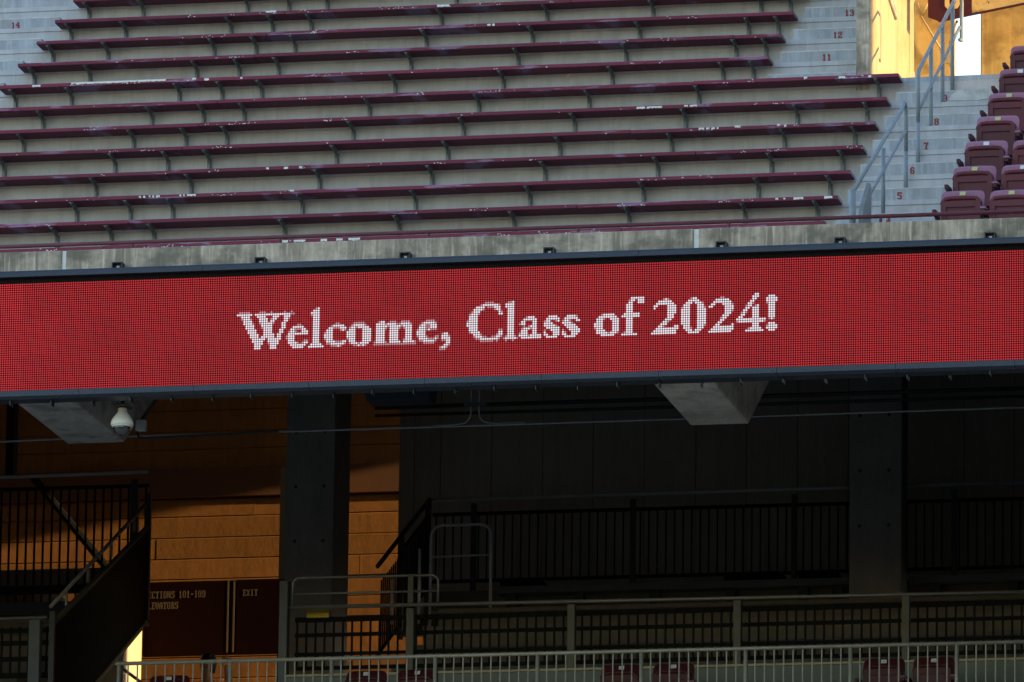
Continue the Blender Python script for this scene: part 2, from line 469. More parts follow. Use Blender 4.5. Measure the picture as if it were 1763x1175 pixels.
LIT_RUNS = [   # per pixel row of the message: first and last lit column, pair after pair
    [36, 36, 122, 122, 174, 179, 228, 229],
    [34, 36, 109, 115, 119, 122, 174, 175, 177, 179, 189, 189, 201, 202, 227, 229, 234, 236],
    [0, 6, 8, 23, 33, 36, 106, 109, 114, 116, 119, 122, 173, 174, 177, 179, 186, 191, 199, 203, 211, 216, 227, 228, 233, 237],
    [2, 5, 9, 12, 16, 18, 21, 23, 34, 36, 105, 108, 115, 116, 120, 122, 172, 174, 185, 192, 198, 200, 202, 204, 210, 217, 226, 227, 233, 237],
    [3, 5, 10, 13, 16, 17, 21, 22, 34, 36, 105, 107, 116, 116, 120, 122, 172, 174, 184, 185, 190, 193, 197, 199, 203, 205, 209, 210, 214, 217, 225, 226, 234, 236],
    [3, 6, 10, 13, 15, 16, 21, 22, 34, 36, 104, 106, 116, 117, 120, 122, 172, 174, 184, 184, 190, 193, 197, 199, 203, 205, 208, 209, 215, 218, 225, 226, 229, 229, 234, 236],
    [3, 6, 11, 15, 20, 21, 34, 36, 103, 106, 120, 122, 172, 174, 190, 193, 196, 199, 203, 206, 215, 218, 224, 225, 227, 229, 234, 236],
    [4, 7, 11, 15, 20, 21, 34, 36, 64, 65, 103, 106, 120, 122, 129, 131, 138, 141, 146, 149, 162, 166, 171, 177, 190, 193, 196, 199, 203, 206, 215, 217, 223, 224, 227, 229, 234, 236],
    [4, 7, 12, 15, 20, 21, 25, 29, 34, 36, 43, 47, 52, 56, 62, 65, 67, 70, 73, 76, 83, 87, 103, 106, 120, 122, 127, 132, 137, 142, 145, 150, 160, 167, 170, 177, 190, 192, 196, 199, 203, 206, 215, 217, 223, 223, 227, 229, 234, 236],
    [5, 8, 12, 15, 19, 20, 24, 25, 29, 30, 34, 36, 41, 42, 46, 48, 51, 52, 54, 58, 62, 66, 68, 72, 74, 77, 82, 83, 86, 88, 102, 106, 120, 122, 126, 127, 131, 132, 137, 138, 142, 142, 145, 146, 150, 151, 159, 161, 165, 168, 172, 174, 190, 192, 196, 199, 203, 206, 214, 216, 222, 223, 227, 229, 234, 236],
    [5, 8, 12, 15, 19, 20, 24, 25, 29, 31, 34, 36, 40, 42, 47, 47, 50, 52, 56, 59, 62, 65, 68, 71, 75, 77, 81, 83, 86, 88, 102, 106, 120, 122, 126, 127, 131, 132, 136, 139, 144, 147, 159, 161, 166, 168, 172, 174, 189, 191, 196, 199, 203, 206, 214, 215, 221, 222, 227, 229, 234, 236],
    [6, 9, 12, 16, 18, 19, 23, 31, 34, 36, 40, 42, 49, 52, 56, 59, 62, 65, 68, 71, 75, 77, 81, 83, 85, 85, 103, 106, 120, 122, 130, 132, 136, 140, 145, 149, 158, 161, 166, 168, 172, 174, 188, 189, 196, 199, 203, 206, 213, 214, 220, 232, 235, 235],
    [6, 9, 11, 16, 18, 19, 23, 25, 34, 36, 39, 42, 49, 52, 56, 59, 62, 65, 68, 71, 75, 77, 80, 83, 103, 106, 120, 122, 127, 129, 131, 132, 137, 142, 146, 150, 158, 161, 166, 168, 172, 174, 187, 189, 196, 199, 203, 206, 212, 213, 221, 231],
    [7, 12, 14, 19, 23, 25, 34, 36, 39, 42, 49, 52, 56, 59, 62, 65, 68, 71, 75, 77, 80, 83, 92, 93, 104, 107, 116, 117, 120, 122, 126, 128, 131, 132, 139, 142, 147, 151, 159, 161, 166, 168, 172, 174, 186, 187, 193, 194, 197, 199, 203, 205, 211, 212, 218, 218, 227, 229, 234, 236],
    [7, 11, 14, 18, 23, 25, 34, 36, 40, 42, 50, 52, 56, 59, 62, 65, 68, 71, 75, 77, 81, 83, 91, 93, 105, 107, 116, 117, 120, 122, 126, 128, 131, 132, 136, 136, 140, 142, 144, 144, 148, 151, 159, 162, 166, 168, 172, 174, 185, 194, 197, 199, 203, 205, 210, 218, 227, 229, 234, 237],
    [8, 11, 15, 18, 23, 26, 30, 31, 34, 36, 40, 43, 47, 48, 50, 52, 56, 59, 62, 65, 68, 71, 75, 77, 81, 84, 88, 88, 91, 94, 106, 108, 115, 116, 120, 122, 125, 128, 130, 134, 136, 137, 140, 142, 144, 145, 148, 150, 159, 163, 165, 167, 172, 174, 184, 193, 198, 200, 202, 204, 209, 218, 226, 230, 233, 237],
    [8, 10, 15, 17, 24, 30, 33, 37, 42, 47, 51, 53, 55, 58, 62, 65, 68, 72, 74, 78, 83, 87, 93, 94, 108, 115, 119, 123, 126, 134, 137, 141, 145, 149, 161, 166, 170, 176, 183, 193, 199, 203, 208, 217, 224, 231, 234, 236],
    [8, 10, 15, 17, 25, 29, 32, 38, 45, 45, 54, 54, 56, 56, 93, 94],
    [92, 93],
    [91, 92],
    [],
]
HALF_RUNS = [   # dimmer edge pixels of the letters
    [35, 35, 110, 113, 120, 121],
    [1, 5, 10, 12, 15, 15, 21, 21, 24, 24, 108, 108, 116, 116, 173, 173, 188, 188, 190, 190, 200, 200, 213, 214],
    [24, 25, 111, 113],
    [33, 33, 109, 109, 114, 114, 205, 205],
    [2, 2, 6, 6, 15, 15, 23, 23, 104, 104, 117, 117, 218, 218, 227, 227, 233, 233],
    [103, 103, 107, 107, 196, 196, 206, 206, 224, 224, 228, 228],
    [7, 7, 10, 10, 16, 16],
    [27, 28, 44, 45, 52, 56, 63, 63, 68, 70, 73, 76, 84, 87, 128, 128, 150, 150, 161, 161, 218, 218],
    [11, 11, 42, 42, 51, 51, 57, 57, 66, 66, 71, 72, 77, 77, 82, 82, 88, 88, 102, 102, 222, 222, 224, 224],
    [26, 28, 43, 45, 50, 50, 53, 53, 67, 67, 73, 73, 81, 81, 84, 85, 136, 136, 141, 141, 144, 144, 147, 147, 162, 162],
    [23, 23, 26, 26, 46, 46, 48, 48, 66, 66, 72, 72, 74, 74, 84, 85, 125, 125, 148, 148, 213, 213],
    [39, 39, 80, 80, 84, 84, 86, 88, 127, 127, 129, 129, 141, 141, 190, 190, 234, 234, 236, 236],
    [22, 22, 116, 117, 126, 126, 130, 130, 220, 220, 232, 232],
    [22, 22, 91, 91, 103, 103, 136, 136, 144, 144, 158, 158, 188, 188, 206, 206],
    [30, 31, 39, 39, 49, 49, 80, 80, 84, 84, 88, 89, 94, 94, 108, 108, 115, 115, 125, 125, 145, 145, 200, 200, 233, 233],
    [14, 14, 27, 27, 29, 29, 44, 46, 74, 74, 85, 87, 89, 89, 105, 105, 109, 110, 113, 114, 117, 117, 119, 119, 123, 123, 129, 129, 164, 164, 168, 168, 171, 171, 225, 225],
    [40, 41, 48, 48, 50, 50, 54, 54, 61, 61, 66, 66, 79, 79, 81, 82, 88, 88, 91, 92, 106, 107, 116, 116, 118, 118, 124, 124],
    [42, 44, 46, 46, 52, 53, 55, 55, 57, 57, 61, 79, 83, 87, 108, 113, 115, 115, 119, 119, 122, 122],
    [94, 94],
    [90, 90, 93, 93],
    [90, 92],
]
PITCH_X, PITCH_Z, X_TEXT, R_TEXT = 0.02342, 0.02335, -2.7707, 15
lit = set()
for k, row in enumerate(LIT_RUNS):
    for a, b in zip(row[::2], row[1::2]):
        for c in range(a, b + 1): lit.add((c, R_TEXT + k))
dim = set()
for k, row in enumerate(HALF_RUNS):
    for a, b in zip(row[::2], row[1::2]):
        for c in range(a, b + 1): dim.add((c, R_TEXT + k))
rng = random.Random(3)
mod = {}
red, red_i, white, pink = MB(), [], MB(), MB()
def dot(b, x, z, r):
    y = -1.7185
    b.poly([(x - r, y, z - r * .55), (x - r * .55, y, z - r), (x + r * .55, y, z - r), (x + r, y, z - r * .55), (x + r, y, z + r * .55), (x + r * .55, y, z + r), (x - r * .55, y, z + r), (x - r, y, z + r * .55)])
for c in range(-170, 390):
    for r_ in range(48):
        x, z = X_TEXT + c * PITCH_X, -1.007 - PITCH_Z * (r_ + .5)
        if (c, r_) in lit:
            dot(white, x, z, .0092)
        elif (c, r_) in dim:
            dot(pink, x, z, .0090)
        else:
            key = (c // 16, r_ // 16)
            if key not in mod: mod[key] = rng.choice((0, 0, 1, 1)) if c > -70 else (rng.choice((1, 2)) if c > -108 else rng.choice((2, 3)))
            dot(red, x, z, .0080)
            red_i.append(mod[key])
ro = red.build('led_pixels', RED, led)
for p, i in zip(ro.data.polygons, red_i): p.material_index = i
ro['kind'] = 'stuff'
wo = white.build('led_message', WHITE, led)
wo['kind'] = 'stuff'
po = pink.build('led_message_edge', PINK, led)
po['kind'] = 'stuff'

# ------------------------------------------------------------------ benches
CX = dict(m=-6.469, c0=-5.234, c1=-4.647, c2=-4.188, c3=-2.784, c4=-1.564, c5=-0.340, c6=0.871, c7=2.087, c8=2.844)
DX = [-7.0, -6.357, -5.123, -4.637, -4.186, -2.675, -1.459, -0.240, 0.994, 1.329]
bracket = MB().prism([(0.02, -.002), (0.30, -.002), (0.30, -.30), (0.262, -.30), (0.262, -.10), (0.20, -.055), (0.02, -.022)], -.004, .004) \
    .box(-.026, .026, .295, .307, -.44, -.03).box(-.026, .026, .02, .26, -.006, -.0005).box(.004, .012, .255, .296, -.44, -.05).mesh('bench_bracket', M['galv'])
BIG = {11: [(-6.733, -6.64, 0), (-6.288, -5.777, 1), (-5.777, -5.208, 1), (-4.91, -4.864, 1), (-4.772, -4.719, 0), (-4.363, -4.337, 0)],
       14: [(-4.653, -4.531, 1), (-2.666, -2.525, 0)], 13: [(-1.92, -1.881, 0), (-1.861, -1.834, 0)], 9: [(0.391, 0.669, 2), (0.909, 1.048, 2)],
       8: [(1.195, 1.427, 2), (2.057, 2.088, 1), (2.131, 2.156, 0), (1.601, 1.664, 1)], 10: [(2.451, 2.521, 0), (2.774, 2.806, 0), (2.071, 2.109, 1)],
       5: [(2.454, 2.484, 2), (2.515, 2.557, 2), (2.642, 2.744, 0), (2.962, 3.046, 0)],
       6: [(-4.487, -4.418, 2), (-4.38, -4.26, 2), (-4.046, -3.989, 2), (-3.964, -3.851, 2), (-2.854, -2.81, 1)],
       4: [(-2.554, -2.493, 0), (-2.425, -2.309, 0), (-2.149, -2.082, 0), (-1.984, -1.917, 0), (-1.856, -1.733, 0)],
       7: [(-3.107, -3.062, 0), (-2.942, -2.911, 0), (-3.303, -3.271, 2)]}
BENCH_LABEL = {4: 'lowest maroon plank bench, half hidden behind the pipe rail on the parapet',
               5: 'maroon plank bench with bare white patches at its right end, level with the painted 5',
               6: 'maroon plank bench with white scrapes over the rust stain, ending beside step six',
               7: 'maroon plank bench with its rust stained riser below, ending beside step seven',
               8: 'maroon plank bench with a ragged bare white stretch, level with the painted step number 8',
               9: 'maroon plank bench with two scraped white bars, level with the painted 9',
               10: 'maroon plank bench whose right end reaches under the golden portal wall',
               11: 'maroon plank bench with a long bare white strip on its left, level with painted 11',
               12: 'maroon plank bench one row above the white stripped one, beside step twelve',
               13: 'maroon plank bench two rows above the white stripped one, beside step thirteen',
               14: 'maroon plank bench whose left end stands level with the painted step number 14',
               15: 'topmost maroon plank bench, cut off by the upper edge of the photo'}
for n in range(4, 16):
    y, z = yr(n), zr(n)
    x0, x1 = (-12.9, 3.10) if n <= 10 else (-7.12, 1.545)
    if n == 15: x1 = 1.545
    t = thing('bench', BENCH_LABEL[n], 'bench', ((max(x0, -7.2) + x1) / 2, y + .13, z), 'maroon plank benches on the concrete rows')
    xj = -4.42 + rng.uniform(-.03, .03)
    xk = rng.choice((-.9, .3, 1.1)) + rng.uniform(-.3, .3)
    for a, b in ((x0, xj - .002), (xj + .002, xk - .002), (xk + .002, x1)):
        dz = rng.uniform(-.004, .004)
        MB().box(a, b, y, y + .285, z + .0 + dz, z + .040 + dz).build('plank', M['maroon'], t, bevel=.005)
    # galvanised end cap strip
    MB().box(x1 + .0005, x1 + .006, y + .012, y + .275, z + .004, z + .036).build('end_cap', M['galv'], t)
    cols = list(CX.values()) if n <= 10 else DX
    if n == 7: cols = [c for c in cols if c != CX['c1']]
    if n == 10: cols = [c for c in cols if c != CX['c7']]
    if n <= 10: cols = cols + [-7.7, -8.9, -10.1, -11.3]
    for c in cols:
        piece(bracket, 'bracket', t, (c, y, z))
    # bare wood showing where paint flaked
    ch = MB()
    def chip(a, b, mode):
        k = max(2, int((b - a) / .018))
        lo, hi = (.004, .034) if mode == 0 else ((.016, .0445) if mode == 1 else (.006, .034))
        for j in range(k):
            if mode == 2 and rng.random() < .25: continue
            u0, u1 = a + (b - a) * j / k, a + (b - a) * (j + 1) / k
            l0 = lo + rng.uniform(0, .010) * (1 if mode != 2 else 1.6)
            if rng.random() < .12 and mode == 1: l0 += .012
            ch.poly([(u0, y - .0022, z + l0), (u1, y - .0022, z + lo + rng.uniform(0, .010)), (u1, y - .0022, z + hi - rng.uniform(0, .004)), (u0, y - .0022, z + hi - rng.uniform(0, .004))])
            if mode == 1:
                ch.poly([(u0, y - .0022, z + .0445), (u1, y - .0022, z + .0445), (u1, y + rng.uniform(.01, .03), z + .0445), (u0, y + rng.uniform(.01, .03), z + .0445)])
    for a, b, mode in BIG.get(n, []): chip(a, b, mode)
    xa = max(x0, -6.4)
    for _ in range(17):
        cx = rng.uniform(xa + .05, x1 - .05)
        for q in range(rng.choice((1, 1, 1, 2, 3, 5))):
            ww, hh = rng.uniform(.004, .012), rng.uniform(.003, .008)
            zz = z + rng.choice((rng.uniform(.002, .012), rng.uniform(.004, .034)))
            u = cx + q * rng.uniform(.012, .04)
            ch.poly([(u - ww, y - .0022, zz), (u + ww * .6, y - .0022, zz - hh * .3), (u + ww, y - .0022, zz + hh), (u - ww * .5, y - .0022, zz + hh * 1.2)])
    cho = ch.build('flaked_paint', M['chip'], t)
    cho['kind'] = 'stuff'

# ------------------------------------------------------------------ aisle steps with painted numbers
def aisle(name, label, rows, x0, x1, numbers):
    t = thing(name, label, 'stairs', (x0, yr(rows[0]), tread(rows[0])))
    for n in rows:
        ya, yb, z0, z1 = yr(n) - .07, yr(n) + .309, tread(n) + .002, tread(n) + .225
        s = MB().box(x0, x1, ya, yb, z0, z1).build('step', M['step'], t, bevel=.006)
        MB().box(x0 - .0012, x1 - .002, ya - .0015, ya + .02, z1 - .009, z1 + .0012).build('worn_edge', M['worn'], s)
        if n in numbers:
            txt, nx = numbers[n]
            wd = .048 if len(txt) == 1 else .048
            text_mb(txt, nx - wd * len(txt) / 2 - (.006 if len(txt) > 1 else 0), ya - .002, tread(n) + .105, .075, .62).build('painted_number', M['number'], s)
    return t
aisle('aisle_stair', 'blue grey concrete aisle steps painted 5 to 9 beside the maroon seats', range(4, 11), 3.09, 4.24, {5: ('4', 3.64), 6: ('5', 3.63), 7: ('6', 3.64), 8: ('7', 3.66), 9: ('8', 3.65), 10: ('9', 3.62)})
aisle('aisle_stair', 'blue grey concrete aisle steps painted 11 to 13 left of the golden portal', range(11, 17), 1.555, PILLAR_X0 - .01, {11: ('10', 2.06), 12: ('11', 2.07), 13: ('12', 2.06), 14: ('13', 2.06)})
aisle('aisle_stair', 'blue grey concrete aisle steps painted 14 at the left edge', range(10, 18), -8.6, -7.25, {14: ('13', -7.8), 15: ('14', -7.77)})
# scraped patch of bare concrete on step nine
tag(MB().prism([(3.66, tread(10) + .115), (3.70, tread(10) + .19), (3.76, tread(10) + .218), (4.2, tread(10) + .215), (4.18, tread(10) + .14), (3.98, tread(10) + .105)], yr(10) - .0745, yr(10) - .069, 'y').build('scraped_patch', M['worn'], None), 'pale scraped concrete patch on the step marked 9', 'patch')

# ------------------------------------------------------------------ galvanised aisle handrails
hx = 3.645
ha = thing('aisle_handrail', 'lower galvanised aisle handrail with a rounded gate plate at its foot', 'handrail', (hx, .8, tread(6) + .225))
zb = lambda n: tread(n) + .225
top = [(3.47, -1.26, -.25), (hx, .72, 1.10)] + [(hx, .90 + .10 * math.sin(R(a)), 1.09 + .13 * math.cos(R(a))) for a in (-20, 10, 40, 70, 95)] + [(hx, 1.00, .70)]
MB().tube(top, .021, 10).build('top_rail', M['rail'], ha, smooth=True)
MB().tube([(3.50, -.98, -.38), (hx, .96, .93)], .018, 10).build('middle_rail', M['rail'], ha, smooth=True)
MB().tube([(hx, 1.00, .72), (hx, 1.00, zb(6))], .022, 10).build('post', M['rail'], ha, smooth=True)
MB().tube([(3.57, .02, .52), (3.57, .02, zb(5))], .022, 10).build('post', M['rail'], ha, smooth=True)
MB().tube([(3.47, -1.26, -.22), (3.47, -1.26, zb(4) - .3)], .033, 10).build('gate_post', M['rail'], ha, smooth=True)
gp = [(-1.28, -.75), (-.72, -.75), (-.72, -.13)] + [(-.79 + .07 * math.cos(R(a)), -.12 + .08 * math.sin(R(a))) for a in (10, 45, 80, 110)] + [(-1.20, -.36), (-1.28, -.48)]
MB().prism(gp, 3.535, 3.575).build('gate_plate', M['gate'], ha, bevel=.006)
hb = thing('aisle_handrail', 'upper galvanised aisle handrail climbing past the golden portal', 'handrail', (hx, 2.0, zb(7)))
MB().tube([(hx, 1.78, 1.20), (hx, 1.78, 1.72), (hx, 1.82, 1.80), (hx, 4.5, 3.36), (hx, 4.66, 3.36), (hx, 4.72, 3.28), (hx, 4.70, 2.86), (hx, 4.58, 2.84)], .021, 10).build('top_rail', M['rail'], hb, smooth=True)
MB().tube([(hx, 1.80, 1.36), (hx, 4.58, 2.98)], .018, 10).build('middle_rail', M['rail'], hb, smooth=True)
MB().tube([(hx, 1.78, 1.22), (hx, 1.78, zb(7))], .022, 10).build('post', M['rail'], hb, smooth=True)
for n, y in ((8, 2.62), (9, 3.40), (10, 4.08)):
    ztop = 1.80 + (y - 1.82) * (3.36 - 1.80) / 2.68
    MB().tube([(hx, y, ztop), (hx, y, zb(n))], .022, 10).build('post', M['rail'], hb, smooth=True)

# ------------------------------------------------------------------ folding stadium seats
def rounded(x0, x1, z0, z1, r, n=4):
    p = [(x0, z0), (x1, z0)]
    p += [(x1 - r + r * math.cos(R(a)), z1 - r + r * math.sin(R(a))) for a in [90 * k / n for k in range(n + 1)]]
    p += [(x0 + r + r * math.cos(R(a)), z1 - r + r * math.sin(R(a))) for a in [90 + 90 * k / n for k in range(n + 1)]]
    return p
def seat_meshes(key):
    # origin at the floor under the middle of the backrest front; seat folded up
    back = MB()                                        # thin curved shell with rounded top corners
    lv = [(.27, .0, .222), (.50, .004, .222), (.59, .008, .222), (.65, .026, .222), (.69, .043, .219), (.712, .056, .210), (.726, .068, .196), (.735, .080, .172), (.739, .092, .140)]
    for z, yf_, hw in lv: back.v += [(-hw, yf_ + .012, z), (-hw * .5, yf_, z), (hw * .5, yf_, z), (hw, yf_ + .012, z), (hw, yf_ + .05, z - .004), (-hw, yf_ + .05, z - .004)]
    for k in range(len(lv) - 1):
        for q in range(6):
            back.f.append((k * 6 + q, k * 6 + (q + 1) % 6, k * 6 + 6 + (q + 1) % 6, k * 6 + 6 + q))
    back.f += [(5, 4, 3, 2, 1, 0), tuple(range((len(lv) - 1) * 6, len(lv) * 6))]
    pan = MB().prism(rounded(-.205, .205, .27, .632, .075), -.085, -.045, 'y')
    pan.box(-.205, -.150, -.105, -.0855, .27, .585).box(.150, .205, -.105, -.0855, .27, .585).box(-.149, .149, -.105, -.0855, .525, .585).box(-.149, .149, -.105, -.0855, .27, .31)
    lip = MB().tube([(-.192, -.078, .555), (-.183, -.080, .588), (-.155, -.080, .614), (-.10, -.080, .620), (.10, -.080, .620), (.155, -.080, .614), (.183, -.080, .588), (.192, -.078, .555)], .026, 8)
    arm = MB().prism([(-.26, .47), (.02, .49), (.05, .46), (.03, .20), (-.03, .20), (-.05, .42), (-.25, .43)], -.017, .017)
    cap = MB().prism([(-.27, .462), (-.262, .486), (.0, .508), (.0, .492)], -.028, .028)
    stand = MB().box(-.03, .03, .05, .13, -.12, .45)
    return dict(back=back.mesh('seat_back', M['seat_back' if key else 'seat_red']), pan=pan.mesh('seat_pan', M['seat' if key else 'seat_red']), lip=lip.mesh('seat_lip', M['seat' if key else 'seat_red'], smooth=True),
                arm=arm.mesh('armrest', M['seat_dark']), cap=cap.mesh('arm_cap', M['seat_back']), stand=stand.mesh('stand', M['seat_dark']),
                plate=MB().prism([(.036, .675), (.053, .716), (.059, .714), (.042, .673)], -.03, .03).mesh('number_plate', M['plate']),
                plate_y=MB().prism([(.036, .675), (.053, .716), (.059, .714), (.042, .673)], -.03, .03).mesh('number_plate', M['plate_y']))
UP, LOW = seat_meshes(1), seat_meshes(0)
for d in (UP, LOW):                                  # plates face forward, a little proud of the backrest
    for k in ('plate', 'plate_y'):
        for v in d[k].vertices: v.co.y -= .014
def seat(label, x, y, z, group, ms, left_arm=True, plate='plate'):
    t = thing('stadium_seat', label, 'seat', (x, y, z), group)
    L = lambda: (x, y, z)
    b = piece(ms['back'], 'backrest', t, L())
    piece(ms[plate], 'number_plate', b, L())
    p = piece(ms['pan'], 'seat_pan', t, L())
    piece(ms['lip'], 'seat_lip', p, L())
    piece(ms['stand'], 'stand', t, L())
    for sx in ((-.25, .25) if left_arm else (.25,)):
        a = piece(ms['arm'], 'armrest', t, (x + sx, y, z))
        if sx > 0: piece(ms['cap'], 'arm_cap', a, (x + sx, y, z))
    return t
LV = {3: 'front %s, its top peeking over the parapet', 4: 'lowest fully seen %s, beside painted five', 5: 'second full %s up, beside painted six',
      6: 'third full %s up, beside painted seven', 7: 'fourth full %s up, beside painted eight', 8: 'fifth full %s beside the scraped step',
      9: 'sixth full %s, just below the golden wall', 10: 'topmost %s, set against the golden wall'}
for n in range(4, 11):
    for k, ord_ in enumerate(('folded maroon aisle seat', 'maroon seat second from the aisle')):
        x = 4.49 + .5 * k + (n - 3) * .004
        if k == 1 and n > 7: continue
        dz = rng.uniform(-.006, .006)
        seat(LV[n] % ord_, x, yr(n) + .10, tread(n) + .02 + dz, 'maroon stadium seats right of the aisle', UP, left_arm=(k == 0), plate='plate_y' if (n + k) % 3 else 'plate')

# ------------------------------------------------------------------ golden portal
pw = thing('portal_side_wall', 'tall concrete wall with its golden sunlit side at the portal', 'wall', (PILLAR_X0, 4.15, 2.3))
MB().box(PILLAR_X0, PILLAR_X1, 4.135, 7.1, 2.15, 8.6).build('wall_slab', M['gold'], pw, bevel=.006)
MB().box(PILLAR_X0 - .012, PILLAR_X1 - .004, 4.118, 4.134, 2.2, 8.6).build('end_face', M['parapet'], pw)
bw = thing('portal_back_wall', 'golden concrete wall at the back of the portal left of the white gap', 'wall', (2.74, 7.1, 2.3))
MB().box(2.742, 3.175, 7.1, 7.3, 2.2, 8.6).build('wall_slab', M['gold_back'], bw)
rw = thing('portal_right_wall', 'stained golden concrete wall right of the white gap', 'wall', (3.5, 6.8, 2.3))
MB().box(3.435, 9.0, 7.6, 7.8, 2.2, 8.6).build('wall_slab', M['gold_back'], rw)
MB().box(3.41, 3.434, 7.59, 7.81, 2.2, 8.6).build('edge_angle', M['gold'], rw)
wr = thing('portal_wall_rail', 'thin golden stair rail slanting across the portal back wall', 'handrail', (2.8, 7.05, 3.7))
MB().tube([(2.775, 7.06, 3.86), (3.17, 7.06, 3.18)], .012, 8).build('pipe', M['gold'], wr, smooth=True)
MB().tube([(2.775, 7.06, 3.93), (2.84, 7.06, 3.80), (2.92, 7.06, 3.98)], .014, 8).build('upper_bracket', M['gold'], wr, smooth=True)
wb = thing('wall_bracket', 'slanted pale metal bracket high on the golden portal side wall', 'bracket', (2.75, 5.2, 3.4))
MB().tube([(2.755, 4.95, 3.62), (2.755, 5.75, 3.42)], .022, 8).tube([(2.755, 4.95, 3.70), (2.755, 5.75, 3.50)], .010, 8).build('bar', M['worn'], wb, smooth=True)
bn = thing('hanging_banner', 'maroon banner with a gold letter U and mottled gold end over the portal', 'banner', (3.4, 6.6, 3.8))
def slant(x): return 3.585 + (x - 3.10) * .17
MB().prism([(3.10, slant(3.10)), (3.47, slant(3.47)), (3.47, 4.6), (2.98, 4.6), (2.98, slant(3.10) + .05)], 6.55, 6.57, 'y').build('cloth', M['banner'], bn)
MB().prism([(3.472, slant(3.47)), (4.6, slant(4.6)), (4.6, 4.9), (3.472, 4.9)], 6.55, 6.57, 'y').build('patterned_cloth', M['banner_pattern'], bn)
MB().prism([(3.10, slant(3.10) - .02), (4.6, slant(4.6) - .02), (4.6, slant(4.6) + .004), (3.10, slant(3.10) + .004)], 6.53, 6.546, 'y').build('hem', M['banner'], bn)
u = MB()
ux, uz = 3.17, 3.70
out = [(ux, uz + .42), (ux, uz + .05), (ux + .045, uz), (ux + .14, uz + .02), (ux + .175, uz + .08), (ux + .175, uz + .42), (ux + .125, uz + .42), (ux + .125, uz + .09), (ux + .11, uz + .065), (ux + .065, uz + .055), (ux + .05, uz + .075), (ux + .05, uz + .42)]
u.prism(out, 6.542, 6.549, 'y').build('emblem', M['banner_gold'], bn)
bp = thing('banner_strut', 'pale slanted strut with a wide foot hanging under the banner', 'strut', (3.2, 6.6, 3.2))
MB().tube([(3.285, 6.7, 3.62), (3.20, 6.7, 3.36)], .014, 8).build('rod', M['gold'], bp, smooth=True)
MB().prism([(3.155, 3.13), (3.215, 3.13), (3.225, 3.36), (3.19, 3.36)], 6.69, 6.71, 'y').build('foot', M['gold'], bp)
tag(MB().prism([(-.765, 2.66), (-.745, 2.655), (-.69, 2.715), (-.71, 2.725)], 4.865, 4.87, 'y').build('paper_scrap', M['trash']), 'small yellowish paper scrap stuck below a bench on the grey riser', 'litter')

# ------------------------------------------------------------------ raker beams and columns
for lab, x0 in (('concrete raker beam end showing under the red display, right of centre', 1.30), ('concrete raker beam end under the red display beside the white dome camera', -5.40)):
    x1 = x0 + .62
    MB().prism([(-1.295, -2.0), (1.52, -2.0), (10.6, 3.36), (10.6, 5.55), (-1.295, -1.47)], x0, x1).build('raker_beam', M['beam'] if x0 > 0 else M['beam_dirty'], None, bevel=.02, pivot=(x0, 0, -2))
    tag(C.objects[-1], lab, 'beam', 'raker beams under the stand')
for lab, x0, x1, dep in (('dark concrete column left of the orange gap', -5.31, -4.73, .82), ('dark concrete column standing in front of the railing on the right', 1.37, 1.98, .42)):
    t = thing('concrete_column', lab, 'column', (x0 + .3, 11.5, -3.65), 'concrete columns of the concourse')
    MB().box(x0, x1, 11.0, 11.0 + dep, -3.65, 2.2).build('shaft', M['column'], t, bevel=.015)
    h = MB()
    for z in (-1.2, -.55, .1, .75, 1.1):
        for dx in (.12, .46): h.prism([(x0 + dx + .022 * math.cos(R(a)), z + .022 * math.sin(R(a))) for a in range(0, 360, 45)], 10.992, 10.998, 'y')
    h.build('form_tie_holes', M['hole'], t)

# ------------------------------------------------------------------ dark panelled wall behind the walkway
dw = thing('panelled_wall', 'dark panelled wall behind the black walkway railing', 'wall', (0, 13, -1.7))
MB().box(-4.40, 4.40, 13.06, 13.2, -1.95, 2.2).build('backing', M['dark_wall'], dw)
js = [-4.42, -4.23, -3.91, -3.29, -2.67, -2.06, -1.44, -.82, -.21, .40, 1.01, 1.62, 2.39, 2.98, 3.6, 4.195]
for a, b in zip(js, js[1:]):
    MB().box(a + .003, b - .003, 13.03 + rng.uniform(0, .006), 13.06, -1.7, 2.19).build('wall_panel', M['panel'], dw, bevel=.004)

# ------------------------------------------------------------------ back wall with orange light in its colour, lit through the gap
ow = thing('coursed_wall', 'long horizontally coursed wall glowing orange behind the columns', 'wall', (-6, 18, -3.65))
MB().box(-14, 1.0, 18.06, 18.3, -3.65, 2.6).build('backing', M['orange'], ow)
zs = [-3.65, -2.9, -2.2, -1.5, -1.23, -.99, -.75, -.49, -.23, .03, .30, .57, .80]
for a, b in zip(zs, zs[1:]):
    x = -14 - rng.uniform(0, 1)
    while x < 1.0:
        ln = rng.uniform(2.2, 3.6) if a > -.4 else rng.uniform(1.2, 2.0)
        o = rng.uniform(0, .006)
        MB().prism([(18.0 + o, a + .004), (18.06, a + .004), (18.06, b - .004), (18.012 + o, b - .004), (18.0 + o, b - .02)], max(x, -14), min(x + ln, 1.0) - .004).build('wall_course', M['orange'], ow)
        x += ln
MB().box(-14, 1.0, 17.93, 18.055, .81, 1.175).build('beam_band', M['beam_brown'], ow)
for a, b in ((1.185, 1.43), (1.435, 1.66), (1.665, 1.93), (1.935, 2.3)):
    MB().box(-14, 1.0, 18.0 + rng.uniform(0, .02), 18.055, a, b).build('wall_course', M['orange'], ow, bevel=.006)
bk = thing('brick_base', 'low brown brick wall under the maroon direction sign', 'wall', (-8, 17.4, -3.65))
MB().box(-9.2, -7.75, 17.42, 17.6, -3.65, -1.62).build('backing', M['beam_brown'], bk)
bm3 = MB().box(0, .19, 0, .02, 0, .058).mesh('brick', M['brick'])
